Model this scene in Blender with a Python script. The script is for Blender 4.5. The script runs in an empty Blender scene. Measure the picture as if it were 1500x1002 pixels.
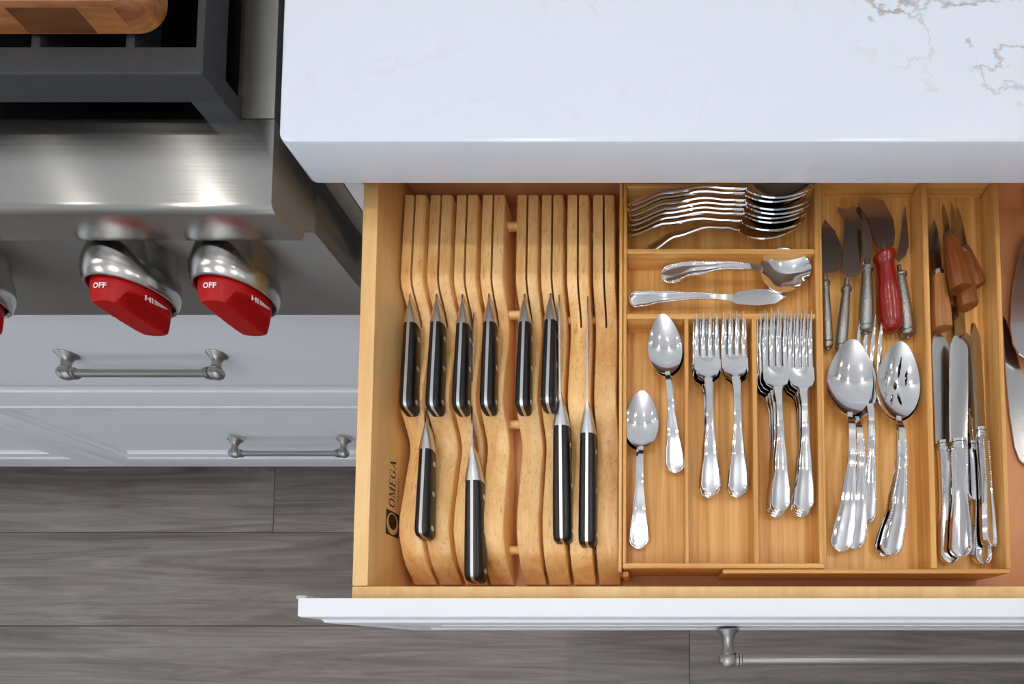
import bpy, bmesh, math, random
from mathutils import Vector, Matrix
random.seed(4)
PI = math.pi
C = bpy.context.scene.collection
SC = bpy.context.scene
# ------------------------------------------------------------------ camera
F, CX, CY, TH, H = 752.5, 960.8, 916.5, 0.0485, 1.323
cd = bpy.data.cameras.new('camera'); cam = bpy.data.objects.new('camera', cd); C.objects.link(cam)
cam.location = (0, 0, H); cam.rotation_euler = (TH, 0, 0)
cd.sensor_width = 36; cd.lens = F/1500*36
cd.shift_x = (750-CX)/1500; cd.shift_y = (CY-501)/1500; cd.clip_start = .01
SC.camera = cam
# ------------------------------------------------------------------ light
SC.view_settings.view_transform = 'Standard'; SC.view_settings.look = 'None'
SC.view_settings.gamma = 1; SC.view_settings.use_curve_mapping = False
SC.view_settings.exposure = -0.66
w = bpy.data.worlds.new('world'); SC.world = w; w.use_nodes = True
w.node_tree.nodes['Background'].inputs[0].default_value = (.80, .90, 1, 1)
w.node_tree.nodes['Background'].inputs[1].default_value = .4
def area(name, loc, rot, sx, sy, e, col):
    l = bpy.data.lights.new(name, 'AREA'); l.shape = 'RECTANGLE'; l.size = sx; l.size_y = sy; l.energy = e; l.color = col
    o = bpy.data.objects.new(name, l); C.objects.link(o); o.location = loc; o.rotation_euler = rot
    return o
WL = 22
area('daylight_front', (-.9, -2.72, 1.55), (PI/2, 0, 0), 2.6, 1.5, WL, (.82, .91, 1))
area('daylight_left', (-3.12, -.6, 1.6), (0, -PI/2, 0), 1.5, 1.8, WL*.75, (.82, .91, 1))
LAMPS = [(x, y) for y in (-1.3, .47, 1.0) for x in (-1.57, -.4, .77, 1.94)]+[(-2.05, 1.0)]
LAMP_W = 2.45
for i, (x, y) in enumerate(LAMPS):
    l = bpy.data.lights.new('downlight_beam', 'AREA'); l.shape = 'DISK'; l.size = .05; l.energy = LAMP_W*(.5 if x < -2 else 1); l.color = (1, .95, .88); l.spread = 2.4
    o = bpy.data.objects.new('downlight_beam', l); C.objects.link(o); o.location = (x, y, 2.57)

fill = bpy.data.lights.new('ceiling_fill', 'AREA'); fill.shape = 'DISK'; fill.size = .5; fill.energy = 42; fill.color = (.93, .96, 1)   # added fill lamp aimed up, brightens the ceiling that the metal reflects
o = bpy.data.objects.new('ceiling_fill', fill); C.objects.link(o); o.location = (-.3, -.9, 1.75); o.rotation_euler = (PI, 0, 0)
ST, CT = math.sin(TH), math.cos(TH)
def ray(u, v):
    x, y, z = (u-CX)/F, (CY-v)/F, -1.0
    return Vector((x, y*CT - z*ST, y*ST + z*CT))
def P(u, v, z):
    d = ray(u, v); t = (z-H)/d.z
    return Vector((d.x*t, d.y*t, z))
def PY(u, v, Y):
    d = ray(u, v); t = Y/d.y
    return Vector((d.x*t, Y, H+d.z*t))

# ------------------------------------------------------------------ materials
def nt(name):
    m = bpy.data.materials.new(name); m.use_nodes = True
    n = m.node_tree; return m, n, n.nodes['Principled BSDF']
def rgb(r, g, b):
    f = lambda c: (c/255/12.92 if c/255 <= .04045 else ((c/255+.055)/1.055)**2.4)
    return (f(r), f(g), f(b), 1)
def plain(name, col, rough=.5, metal=0, noise=0, nscale=60, bump=0, bscale=300, coat=0, spec=None):
    m, n, b = nt(name)
    b.inputs['Base Color'].default_value = col; b.inputs['Roughness'].default_value = rough; b.inputs['Metallic'].default_value = metal
    if coat: b.inputs['Coat Weight'].default_value = coat; b.inputs['Coat Roughness'].default_value = .1
    if spec is not None: b.inputs['Specular IOR Level'].default_value = spec
    tc = n.nodes.new('ShaderNodeTexCoord')
    if noise:
        t = n.nodes.new('ShaderNodeTexNoise'); t.inputs['Scale'].default_value = nscale; t.inputs['Detail'].default_value = 4
        n.links.new(tc.outputs['Object'], t.inputs['Vector'])
        r = n.nodes.new('ShaderNodeMapRange'); r.inputs[3].default_value = 1-noise; r.inputs[4].default_value = 1+noise
        n.links.new(t.outputs[0], r.inputs[0])
        x = n.nodes.new('ShaderNodeMix'); x.data_type = 'RGBA'; x.blend_type = 'MULTIPLY'; x.inputs[0].default_value = 1
        x.inputs[6].default_value = col; n.links.new(r.outputs[0], x.inputs[7]); n.links.new(x.outputs[2], b.inputs['Base Color'])
    if bump:
        t = n.nodes.new('ShaderNodeTexNoise'); t.inputs['Scale'].default_value = bscale; t.inputs['Detail'].default_value = 2
        n.links.new(tc.outputs['Object'], t.inputs['Vector'])
        u = n.nodes.new('ShaderNodeBump'); u.inputs['Strength'].default_value = bump; u.inputs['Distance'].default_value = .001
        n.links.new(t.outputs[0], u.inputs['Height']); n.links.new(u.outputs[0], b.inputs['Normal'])
    return m
def wood(name, cols, scale, rough=.4, var=.12, dist=1.0, det=5, bump=.05, pores=0, broad=None):
    """grain stretched along the axis with the smallest scale; tone varies per object"""
    m, n, b = nt(name); L = n.links.new; N = n.nodes.new
    tc = N('ShaderNodeTexCoord'); oi = N('ShaderNodeObjectInfo')
    add = N('ShaderNodeVectorMath'); add.operation = 'ADD'
    mul = N('ShaderNodeMath'); mul.operation = 'MULTIPLY'; mul.inputs[1].default_value = 17.3
    L(oi.outputs['Random'], mul.inputs[0]); cmb = N('ShaderNodeCombineXYZ'); [L(mul.outputs[0], cmb.inputs[i]) for i in range(3)]
    L(tc.outputs['Object'], add.inputs[0]); L(cmb.outputs[0], add.inputs[1])
    mp = N('ShaderNodeMapping'); mp.inputs['Scale'].default_value = scale; L(add.outputs[0], mp.inputs[0])
    t = N('ShaderNodeTexNoise'); t.inputs['Scale'].default_value = 1; t.inputs['Detail'].default_value = det; t.inputs['Distortion'].default_value = dist; t.inputs['Roughness'].default_value = .68
    L(mp.outputs[0], t.inputs['Vector'])
    src = t.outputs[0]
    if broad:
        mp2 = N('ShaderNodeMapping'); mp2.inputs['Scale'].default_value = broad; L(add.outputs[0], mp2.inputs[0])
        t2 = N('ShaderNodeTexNoise'); t2.inputs['Scale'].default_value = 1; t2.inputs['Detail'].default_value = 2; t2.inputs['Distortion'].default_value = .6; L(mp2.outputs[0], t2.inputs['Vector'])
        w_ = N('ShaderNodeMath'); w_.operation = 'MULTIPLY'; w_.inputs[1].default_value = 14; L(t2.outputs[0], w_.inputs[0])
        s_ = N('ShaderNodeMath'); s_.operation = 'SINE'; L(w_.outputs[0], s_.inputs[0])
        a_ = N('ShaderNodeMath'); a_.operation = 'MULTIPLY_ADD'; a_.inputs[1].default_value = .07; L(s_.outputs[0], a_.inputs[0]); L(src, a_.inputs[2]); src = a_.outputs[0]
    cr = N('ShaderNodeValToRGB'); e = cr.color_ramp.elements
    e[0].position = .3; e[0].color = cols[0]; e[1].position = .7; e[1].color = cols[-1]
    if len(cols) == 3: k = cr.color_ramp.elements.new(.5); k.color = cols[1]
    L(src, cr.inputs[0])
    hs = N('ShaderNodeHueSaturation'); r = N('ShaderNodeMapRange'); r.inputs[3].default_value = 1-var; r.inputs[4].default_value = 1+var
    L(oi.outputs['Random'], r.inputs[0]); L(r.outputs[0], hs.inputs['Value']); L(cr.outputs[0], hs.inputs['Color'])
    out = hs.outputs[0]
    if pores:
        mp3 = N('ShaderNodeMapping'); mp3.inputs['Scale'].default_value = tuple(s*pores for s in scale); L(add.outputs[0], mp3.inputs[0])
        t3 = N('ShaderNodeTexNoise'); t3.inputs['Scale'].default_value = 1; t3.inputs['Detail'].default_value = 1; L(mp3.outputs[0], t3.inputs['Vector'])
        c3 = N('ShaderNodeValToRGB'); c3.color_ramp.elements[0].position = .28; c3.color_ramp.elements[0].color = (.8, .68, .58, 1); c3.color_ramp.elements[1].position = .38; c3.color_ramp.elements[1].color = (1, 1, 1, 1)
        L(t3.outputs[0], c3.inputs[0]); mx = N('ShaderNodeMix'); mx.data_type = 'RGBA'; mx.blend_type = 'MULTIPLY'; mx.inputs[0].default_value = 1
        L(out, mx.inputs[6]); L(c3.outputs[0], mx.inputs[7]); out = mx.outputs[2]
    L(out, b.inputs['Base Color']); b.inputs['Roughness'].default_value = rough
    if bump:
        u = N('ShaderNodeBump'); u.inputs['Strength'].default_value = bump; u.inputs['Distance'].default_value = .001
        L(src, u.inputs['Height']); L(u.outputs[0], b.inputs['Normal'])
    return m
def brushed(name, col, rough, aniso=.8, axis='X', scale=(3, 500, 500), bump=.02, rot=0.0):
    m, n, b = nt(name); L = n.links.new; N = n.nodes.new
    b.inputs['Base Color'].default_value = col; b.inputs['Metallic'].default_value = 1; b.inputs['Roughness'].default_value = rough
    b.inputs['Anisotropic'].default_value = aniso; b.inputs['Anisotropic Rotation'].default_value = rot
    tg = N('ShaderNodeTangent'); tg.direction_type = 'RADIAL'; tg.axis = axis; L(tg.outputs[0], b.inputs['Tangent'])
    tc = N('ShaderNodeTexCoord'); mp = N('ShaderNodeMapping'); mp.inputs['Scale'].default_value = scale; L(tc.outputs['Object'], mp.inputs[0])
    t = N('ShaderNodeTexNoise'); t.inputs['Scale'].default_value = 1; t.inputs['Detail'].default_value = 3; L(mp.outputs[0], t.inputs['Vector'])
    r = N('ShaderNodeMapRange'); r.inputs[3].default_value = rough*.75; r.inputs[4].default_value = rough*1.25; L(t.outputs[0], r.inputs[0]); L(r.outputs[0], b.inputs['Roughness'])
    u = N('ShaderNodeBump'); u.inputs['Strength'].default_value = bump; u.inputs['Distance'].default_value = .0004; L(t.outputs[0], u.inputs['Height']); L(u.outputs[0], b.inputs['Normal'])
    return m
def emit(name, col, s):
    m, n, b = nt(name); b.inputs['Emission Color'].default_value = col; b.inputs['Emission Strength'].default_value = s; return m
def quartz():
    m, n, b = nt('white_quartz'); L = n.links.new; N = n.nodes.new
    tc = N('ShaderNodeTexCoord'); n1 = N('ShaderNodeTexNoise'); n1.inputs['Scale'].default_value = 5.5; n1.inputs['Detail'].default_value = 9; n1.inputs['Distortion'].default_value = .9; n1.inputs['Roughness'].default_value = .62
    L(tc.outputs['Object'], n1.inputs['Vector'])
    s = N('ShaderNodeMath'); s.operation = 'SUBTRACT'; s.inputs[1].default_value = .5; L(n1.outputs[0], s.inputs[0])
    a = N('ShaderNodeMath'); a.operation = 'ABSOLUTE'; L(s.outputs[0], a.inputs[0])
    cr = N('ShaderNodeValToRGB'); cr.color_ramp.elements[0].position = 0; cr.color_ramp.elements[0].color = (1, 1, 1, 1); cr.color_ramp.elements[1].position = .016; cr.color_ramp.elements[1].color = (0, 0, 0, 1)
    L(a.outputs[0], cr.inputs[0])
    # vein strength patchy: strong in a band at the back right
    n2 = N('ShaderNodeTexNoise'); n2.inputs['Scale'].default_value = 9; n2.inputs['Detail'].default_value = 3; L(tc.outputs['Object'], n2.inputs['Vector'])
    c2 = N('ShaderNodeValToRGB'); c2.color_ramp.elements[0].position = .44; c2.color_ramp.elements[1].position = .6; L(n2.outputs[0], c2.inputs[0])
    sp = N('ShaderNodeSeparateXYZ'); L(tc.outputs['Object'], sp.inputs[0])
    band = N('ShaderNodeMapRange'); band.inputs[1].default_value = .43; band.inputs[2].default_value = .54; band.inputs[3].default_value = .13; band.inputs[4].default_value = .7; L(sp.outputs['Y'], band.inputs[0])
    bx_ = N('ShaderNodeMapRange'); bx_.inputs[1].default_value = .02; bx_.inputs[2].default_value = .16; bx_.inputs[3].default_value = .16; bx_.inputs[4].default_value = 1; L(sp.outputs['X'], bx_.inputs[0])
    m1 = N('ShaderNodeMath'); m1.operation = 'MULTIPLY'; L(cr.outputs[0], m1.inputs[0]); L(c2.outputs[0], m1.inputs[1])
    m2 = N('ShaderNodeMath'); m2.operation = 'MULTIPLY'; L(m1.outputs[0], m2.inputs[0]); L(band.outputs[0], m2.inputs[1])
    m3 = N('ShaderNodeMath'); m3.operation = 'MULTIPLY'; L(m2.outputs[0], m3.inputs[0]); L(bx_.outputs[0], m3.inputs[1])
    mx = N('ShaderNodeMix'); mx.data_type = 'RGBA'; mx.inputs[6].default_value = rgb(220, 228, 240); mx.inputs[7].default_value = rgb(140, 112, 88)
    L(m3.outputs[0], mx.inputs[0]); L(mx.outputs[2], b.inputs['Base Color']); b.inputs['Roughness'].default_value = .22
    return m
M = dict(
    quartz=quartz(),
    white=plain('white_cabinet_paint', rgb(236, 237, 243), .3),
    whitewall=plain('wall_paint', rgb(225, 226, 226), .8),
    ceil=plain('ceiling_paint', rgb(244, 244, 244), .9),
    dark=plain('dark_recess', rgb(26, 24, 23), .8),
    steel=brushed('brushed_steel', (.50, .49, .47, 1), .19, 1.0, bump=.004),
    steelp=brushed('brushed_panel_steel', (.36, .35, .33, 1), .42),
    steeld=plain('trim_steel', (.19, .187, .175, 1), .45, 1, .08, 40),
    steels=plain('side_steel', (.52, .50, .46, 1), .38, 1, .06, 30),
    bezel=brushed('bezel_steel', (.55, .54, .52, 1), .2, axis='Y', aniso=.6, scale=(900, 6, 900), rot=0),
    nickel=brushed('satin_nickel', (.40, .385, .36, 1), .36, .4, scale=(6, 400, 400), bump=.03),
    iron=plain('cast_iron', rgb(44, 45, 48), .5, 0, .2, 700, .7, 900),
    black=plain('black_enamel', rgb(10, 10, 10), .25),
    red=plain('red_knob_plastic', rgb(172, 2, 5), .45, spec=.3),
    redh=plain('red_handle_lacquer', rgb(142, 20, 8), .25, 0, .12, 60, coat=.3),
    print_=plain('white_print', rgb(240, 236, 236), .5),
    logo=plain('brown_print', rgb(62, 34, 22), .6),
    maple=wood('maple_drawer', (rgb(226, 174, 108), rgb(238, 192, 128), rgb(245, 206, 146)), (28, 3.5, 28), .38, .03, .6),
    base=wood('drawer_bottom', (rgb(206, 140, 92), rgb(220, 156, 108)), (30, 3, 30), .45, .02, .5),
    block=wood('block_wood', (rgb(226, 166, 98), rgb(242, 192, 126), rgb(250, 210, 150)), (60, 9, 60), .34, .10, .7, 6, .04, 9),
    bamboo=wood('bamboo', (rgb(196, 132, 64), rgb(224, 166, 92), rgb(242, 194, 122)), (120, 2.5, 120), .38, .04, .2, 4, .02),
    bamboox=wood('bamboo_crosswise', (rgb(196, 132, 64), rgb(224, 166, 92), rgb(242, 194, 122)), (2.5, 120, 120), .38, .04, .2, 4, .02),
    board=wood('acacia_board', (rgb(112, 62, 28), rgb(158, 98, 52), rgb(192, 132, 80)), (5, 70, 70), .42, .05, 1.2, 6, .05),
    board2=wood('acacia_dark', (rgb(84, 46, 20), rgb(128, 76, 36)), (6, 60, 60), .42, .15, 1.2, 6, .05),
    floor=wood('vinyl_plank', (rgb(98, 88, 83), rgb(125, 115, 109), rgb(150, 141, 135)), (1.5, 26, 26), .42, .09, 2.4, 9, .05, 0, (.9, 5.5, 5.5)),
    silver=plain('polished_silver', (.86, .86, .87, 1), .07, 1),
    silverb=plain('worn_silver', (.55, .55, .56, 1), .2, 1, bump=.05, bscale=500),
    blade=brushed('knife_steel', (.74, .74, .75, 1), .16, .3, bump=.02),
    forged=plain('forged_bolster_steel', (.70, .70, .71, 1), .36, 1),
    pewter=plain('tarnished_pewter', (.36, .35, .33, 1), .32, 1, .45, 500, .5, 800),
    pom=plain('black_handle', rgb(17, 18, 21), .32),
    steak=wood('steak_handle_wood', (rgb(88, 40, 12), rgb(158, 88, 36)), (120, 10, 120), .35, .15, .4),
    steakl=wood('pale_handle_wood', (rgb(146, 88, 40), rgb(190, 130, 72)), (160, 8, 160), .5, .1, .4, 5, .2),
    rubber=plain('clear_bumper', rgb(205, 200, 196), .4),
    glow=emit('lamp_glow', (1, .95, .88, 1), 30),
)
# ------------------------------------------------------------------ mesh helpers
def link(name, me, mat, parent=None):
    o = bpy.data.objects.new(name, me); C.objects.link(o)
    if mat: me.materials.append(M[mat])
    if parent: o.parent = parent
    return o
def off_of(parent):
    v = Vector((0, 0, 0)); p = parent
    while p: v += p.location; p = p.parent
    return v
def build(name, bm, mat, parent=None, smooth=False, org=None):
    """bm in world coordinates; local = world - parent's place - org"""
    o0 = off_of(parent); org = Vector(org) if org is not None else (Vector((0, 0, 0)))
    me = bpy.data.meshes.new(name)
    bmesh.ops.recalc_face_normals(bm, faces=bm.faces)
    bmesh.ops.translate(bm, verts=bm.verts, vec=-(o0+org))
    if smooth is not False:
        ang = smooth if smooth is not True else PI
        for f in bm.faces: f.smooth = True
        for e in bm.edges:
            if len(e.link_faces) == 2 and e.calc_face_angle(0) > ang: e.smooth = False
    bm.to_mesh(me); bm.free()
    o = link(name, me, mat, parent); o.location = org
    return o
def tag(o, label=None, cat=None, group=None, kind=None):
    if label: o['label'] = label
    if cat: o['category'] = cat
    if group: o['group'] = group
    if kind: o['kind'] = kind
    return o
def thing(name, label, cat, loc=(0, 0, 0), group=None):
    o = bpy.data.objects.new(name, None); o.empty_display_size = .02; C.objects.link(o); o.location = loc
    return tag(o, label, cat, group)
def add_box(bm, x0, x1, y0, y1, z0, z1, bev=0, seg=2):
    r = bmesh.ops.create_cube(bm, size=1)
    vs = r['verts']
    for v in vs:
        v.co = Vector((x0 if v.co.x < 0 else x1, y0 if v.co.y < 0 else y1, z0 if v.co.z < 0 else z1))
    if bev:
        es = list({e for v in vs for e in v.link_edges})
        bmesh.ops.bevel(bm, geom=es, offset=bev, segments=seg, affect='EDGES', profile=.5)
def box(name, mat, parent, x0, x1, y0, y1, z0, z1, bev=0, seg=2, org=None):
    bm = bmesh.new(); add_box(bm, x0, x1, y0, y1, z0, z1, bev, seg)
    return build(name, bm, mat, parent, math.radians(35) if bev else False, org)
def loft(bm, rings, cap=True, closed=True):
    vr = [[bm.verts.new(p) for p in r] for r in rings]
    n = len(vr[0])
    for a, b in zip(vr[:-1], vr[1:]):
        for i in range(n if closed else n-1):
            j = (i+1) % n
            try: bm.faces.new((a[i], a[j], b[j], b[i]))
            except ValueError: pass
    if cap and closed:
        bm.faces.new(vr[0][::-1]); bm.faces.new(vr[-1])
def prism(bm, pts, axis, a, b, bev=0):
    """polygon pts in the two other axes (order xyz minus axis), from a to b"""
    def q(p, t):
        p = list(p); p.insert('xyz'.index(axis), t); return Vector(p)
    va = [bm.verts.new(q(p, a)) for p in pts]; vb = [bm.verts.new(q(p, b)) for p in pts]
    n = len(pts); fs = [bm.faces.new(va[::-1]), bm.faces.new(vb)]
    for i in range(n): fs.append(bm.faces.new((va[i], va[(i+1) % n], vb[(i+1) % n], vb[i])))
    if bev:
        bmesh.ops.recalc_face_normals(bm, faces=fs)
        es = {e for f in fs[:2] for e in f.edges}
        bmesh.ops.bevel(bm, geom=list(es), offset=bev, segments=2, affect='EDGES', profile=.5)
def lathe(bm, prof, mat=None, n=24):
    """prof: (radius, t) about local axis Y; mat: Matrix to world"""
    rings = []
    for r, t in prof:
        rings.append([(mat or Matrix()) @ Vector((r*math.cos(2*PI*k/n), t, r*math.sin(2*PI*k/n))) for k in range(n)])
    loft(bm, rings)
def tube(bm, a, b, ra, rb=None, n=16):
    a, b = Vector(a), Vector(b); rb = ra if rb is None else rb
    d = (b-a).normalized(); s = d.orthogonal().normalized(); t = d.cross(s)
    loft(bm, [[p+r*(math.cos(2*PI*k/n)*s+math.sin(2*PI*k/n)*t) for k in range(n)] for p, r in ((a, ra), (b, rb))])
def interp(tab, t):
    if t <= tab[0][0]: return tab[0][1]
    for (a, x), (b, y) in zip(tab[:-1], tab[1:]):
        if t <= b:
            k = (t-a)/(b-a); k = k*k*(3-2*k); return x+(y-x)*k
    return tab[-1][1]
def lin(tab, t):
    if t <= tab[0][0]: return tab[0][1]
    for (a, x), (b, y) in zip(tab[:-1], tab[1:]):
        if t <= b: return x+(y-x)*(t-a)/(b-a)
    return tab[-1][1]
def struct(o): o['kind'] = 'structure'; return o

# ================================================================== SETTING
X0, X1, Y0, Y1, ZC = -3.2, 2.6, -2.8, 1.10, 2.6
fl = struct(box('floor', 'dark', None, X0, X1, Y0, Y1, -.04, -.0035))
YS = [.3069, .0636]; PWID = .2433
rows = [(.3069+PWID, .3069), (.3069, .0636), (.0636, .0636-PWID), (.0636-PWID, .0636-2*PWID)]
joints = {0: [P(401, 740, 0).x - 1.3, P(401, 740, 0).x, .2, 1.5], 1: [-2.3, -1.35+2.2, 1.7], 2: [-1.7, P(1010, 960, 0).x, 1.5], 3: [-1.9, -.5, .8]}
for r, (ya, yb) in enumerate(rows):
    js = [X0] + joints[r] + [X1]
    if r == 0: js = [-2.5]+joints[0][1:]+[X1]
    for a, b in zip(js[:-1], js[1:]):
        g = .0007
        box('plank', 'floor', fl, a+g, b-g, yb+g, ya-g, -.0035, 0, .0008, 1, org=((a+b)/2, (ya+yb)/2, 0))
bm = bmesh.new()
y = rows[-1][1]
while y > Y0+.2:
    add_box(bm, X0, X1, y-PWID+.0007, y-.0007, -.0035, 0); y -= PWID
build('plank_field', bm, 'floor', fl)['kind'] = 'stuff'
struct(box('ceiling', 'ceil', None, X0, X1, Y0, Y1, ZC, ZC+.05))
struct(box('wall_back', 'whitewall', None, X0, X1, Y1, Y1+.08, 0, ZC))
struct(box('wall_right', 'whitewall', None, X1, X1+.08, Y0, Y1, 0, ZC))
def wall_hole(name, axis, at, thick, a0, a1, h0, h1, w0, w1):
    bm = bmesh.new()
    def bx(a, b, z0, z1):
        if axis == 'y': add_box(bm, a, b, at, at+thick, z0, z1)
        else: add_box(bm, at, at+thick, a, b, z0, z1)
    bx(a0, h0, 0, ZC); bx(h1, a1, 0, ZC); bx(h0, h1, 0, w0); bx(h0, h1, w1, ZC)
    return struct(build(name, bm, 'whitewall'))
wall_hole('wall_front', 'y', Y0-.08, .08, X0, X1, -2.3, .5, .75, 2.35)
wall_hole('wall_left', 'x', X0-.08, .08, Y0, Y1, -1.6, .4, .8, 2.4)
bm = bmesh.new()
for x in (-2.3, -1.38, -.44, .46): add_box(bm, x, x+.04, Y0-.06, Y0-.02, .75, 2.35)
for z in (.75, 2.31): add_box(bm, -2.3, .5, Y0-.06, Y0-.02, z, z+.04)
struct(build('window_1', bm, 'white'))
bm = bmesh.new()
for y in (-1.6, -.62, .36): add_box(bm, X0-.06, X0-.02, y, y+.04, .8, 2.4)
for z in (.8, 2.36): add_box(bm, X0-.06, X0-.02, -1.6, .4, z, z+.04)
struct(build('window_2', bm, 'white'))
for x, y in LAMPS:
    t = thing('ceiling_light', 'round recessed downlight in the white ceiling', 'ceiling light', (x, y, ZC), 'recessed ceiling lights')
    bm = bmesh.new(); lathe(bm, [(.055, 0), (.085, 0), (.085, .006), (.055, .010)], Matrix.Translation((x, y, ZC)) @ Matrix.Rotation(-PI/2, 4, 'X'), 24); build('trim_ring', bm, 'white', t, PI/5)
    bm = bmesh.new(); lathe(bm, [(.052, -.004), (.052, .002)], Matrix.Translation((x, y, ZC)) @ Matrix.Rotation(-PI/2, 4, 'X'), 24); build('lens', bm, 'glow', t)

# ================================================================== COUNTERTOP
XL, YF = -.3155, .4249
def rrect_top():
    bm = bmesh.new(); pts = []
    r = .008
    for k in range(7):
        a = PI + k*PI/12
        pts.append((XL+r+r*math.cos(a), YF+r+r*math.sin(a)))
    pts += [(1.9, YF), (1.9, Y1-.005), (XL, Y1-.005)]
    prism(bm, pts, 'z', .8745, .914, .0022)
    return bm
tag(build('countertop', rrect_top(), 'quartz', None, math.radians(32)), 'white quartz countertop with faint brown veins over the open drawer', 'countertop')

# ================================================================== CABINETS
YK = .4343
def bar_handle(name, parent, xa, xb, yface, z, proj=.029, r=.0062, mat='nickel'):
    """bar pull on a vertical front at y = yface facing -Y"""
    bm = bmesh.new(); yb = yface-proj
    tube(bm, (xa, yb, z), (xb, yb, z), r*.86, n=20)
    for s, x in ((1, xa), (-1, xb)):
        Mx = Matrix.Translation((x, yface, z)) @ Matrix.Rotation(PI, 4, 'Z')
        prof = [(.0125, 0), (.0135, .0012), (.0125, .003), (.0085, .007), (.0062, .013), (.0056, .019), (.0068, .0245), (.0086, .0265), (.0062, .030)]
        lathe(bm, [(a, b*proj/.034) for a, b in prof], Mx, 20)
        Mr = Matrix.Translation((x, yb, z)) @ Matrix.Rotation(-PI/2*s, 4, 'Z')
        lathe(bm, [(.0002, -.010), (.003, -.0105), (.0055, -.0095), (.0088, -.005), (.0098, 0), (.0086, .005), (.0068, .008), (.0085, .0088), (.0085, .0115), (.0066, .012), (.0078, .013), (.0078, .015), (.0058, .0165)], Mr, 20)
    return build(name, bm, mat, parent, math.radians(40))
def shaker(bm, x0, x1, z0, z1, yf, th=.02, rail=.062, mold=.028, dep=.008):
    """framed front with stepped moulding, face toward -Y; concentric loops"""
    def rect(i, y): return [Vector((x0+i, y, z0+i)), Vector((x1-i, y, z0+i)), Vector((x1-i, y, z1-i)), Vector((x0+i, y, z1-i))]
    prof = [(0, yf+th), (0, yf+.0058), (.0012, yf+.0046), (.013, yf+.0030), (.0145, yf+.0005), (.016, yf), (rail, yf), (rail+.002, yf+.005), (rail+.005, yf+.0055), (rail+.0085, yf+.001), (rail+.010, yf+.0005), (rail+.022, yf+.003), (rail+.024, yf+.0065), (rail+.026, yf+.0065), (rail+mold, yf+.0058), (rail+mold+.003, yf+dep)]
    loft(bm, [rect(i, y) for i, y in prof])
# --- cabinet under the rangetop
cz = thing('base_cabinet', 'white cabinet with two wide drawers under the steel rangetop', 'cabinet', (-.79, YK+.3, 0))
XS, ZB, XR = -1.2631, .115, -.3245
box('body', 'white', cz, XS+.002, XR, YK+.0205, Y1-.01, .10, .708)
ZS = PY(300, 568, YK).z
bm = bmesh.new(); 
def slab(bm, x0, x1, z0, z1, yf, th=.02):
    def rect(i, y): return [Vector((x0+i, y, z0+i)), Vector((x1-i, y, z0+i)), Vector((x1-i, y, z1-i)), Vector((x0+i, y, z1-i))]
    loft(bm, [rect(i, y) for i, y in ((0, yf+th), (0, yf+.002), (.0006, yf+.0006), (.002, yf), (.01, yf))])
slab(bm, XS+.0015, XR, ZS+.002, .7090, YK)
df = build('drawer_front', bm, 'white', cz, math.radians(25)); df['label'] = 'plain slab drawer front'
pa, pb = PY(99, 519, YK), PY(317, 518, YK)
bar_handle('handle', df, pa.x, pb.x, YK, (pa.z+pb.z)/2)
bm = bmesh.new(); shaker(bm, XS+.0015, XR, ZB, ZS-.0015, YK)
df = build('drawer_front', bm, 'white', cz, math.radians(25)); df['label'] = 'framed drawer front with stepped moulding'
pa, pb = PY(345, 644, YK), PY(503, 643.5, YK)
bar_handle('handle', df, pa.x, pb.x, YK, (pa.z+pb.z)/2)
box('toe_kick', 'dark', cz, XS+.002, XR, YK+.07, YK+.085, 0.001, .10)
# --- neighbour on the left
cl = thing('base_cabinet', 'white cabinet at the left edge of the view beside the drawers', 'cabinet', (-1.75, YK+.3, 0))
box('body', 'white', cl, -2.2, XS-.002, YK+.0205, Y1-.01, .10, .708)
bm = bmesh.new(); shaker(bm, -1.73, XS-.0015, ZB, .7090, YK); build('door', bm, 'white', cl, math.radians(25))
bm = bmesh.new(); shaker(bm, -2.2, -1.733, ZB, .7090, YK); build('door', bm, 'white', cl, math.radians(25))
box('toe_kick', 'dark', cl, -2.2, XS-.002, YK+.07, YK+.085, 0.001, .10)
# --- cabinet of the open drawer
XD, TW = -.2814, .0145
XF, YD = -.3206, .0469          # left end and near (top back edge) of the drawer front
XE = 1.45                       # right end of the drawer front (out of view)
DZ, RZ = .766, .850
YB = YK+.02
co = thing('base_cabinet', 'white cabinet under the quartz countertop with its top drawer pulled open', 'cabinet', (.55, YB+.3, 0))
box('side_panel', 'white', co, -.3035, -.2855, YB, Y1-.01, .10, .8735)
box('side_panel', 'white', co, XE-.036, XE-.018, YB, Y1-.01, .10, .8735)
box('back_panel', 'white', co, -.3035, XE-.018, Y1-.01, Y1-.002, .10, .8735)
box('shelf', 'white', co, -.2855, XE-.036, YB+.01, Y1-.02, .655, .67)
box('filler_strip', 'steels', co, -.3225, -.3050, YB, YB+.02, .10, .8735)
bm = bmesh.new(); shaker(bm, XF+.002, XE, .385, .650, YB-.021); build('drawer_front', bm, 'white', co, math.radians(25))
bm = bmesh.new(); shaker(bm, XF+.002, XE, .115, .382, YB-.021); build('drawer_front', bm, 'white', co, math.radians(25))
box('toe_kick', 'dark', co, -.3035, XE-.018, YB+.07, YB+.085, 0.001, .10)
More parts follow.
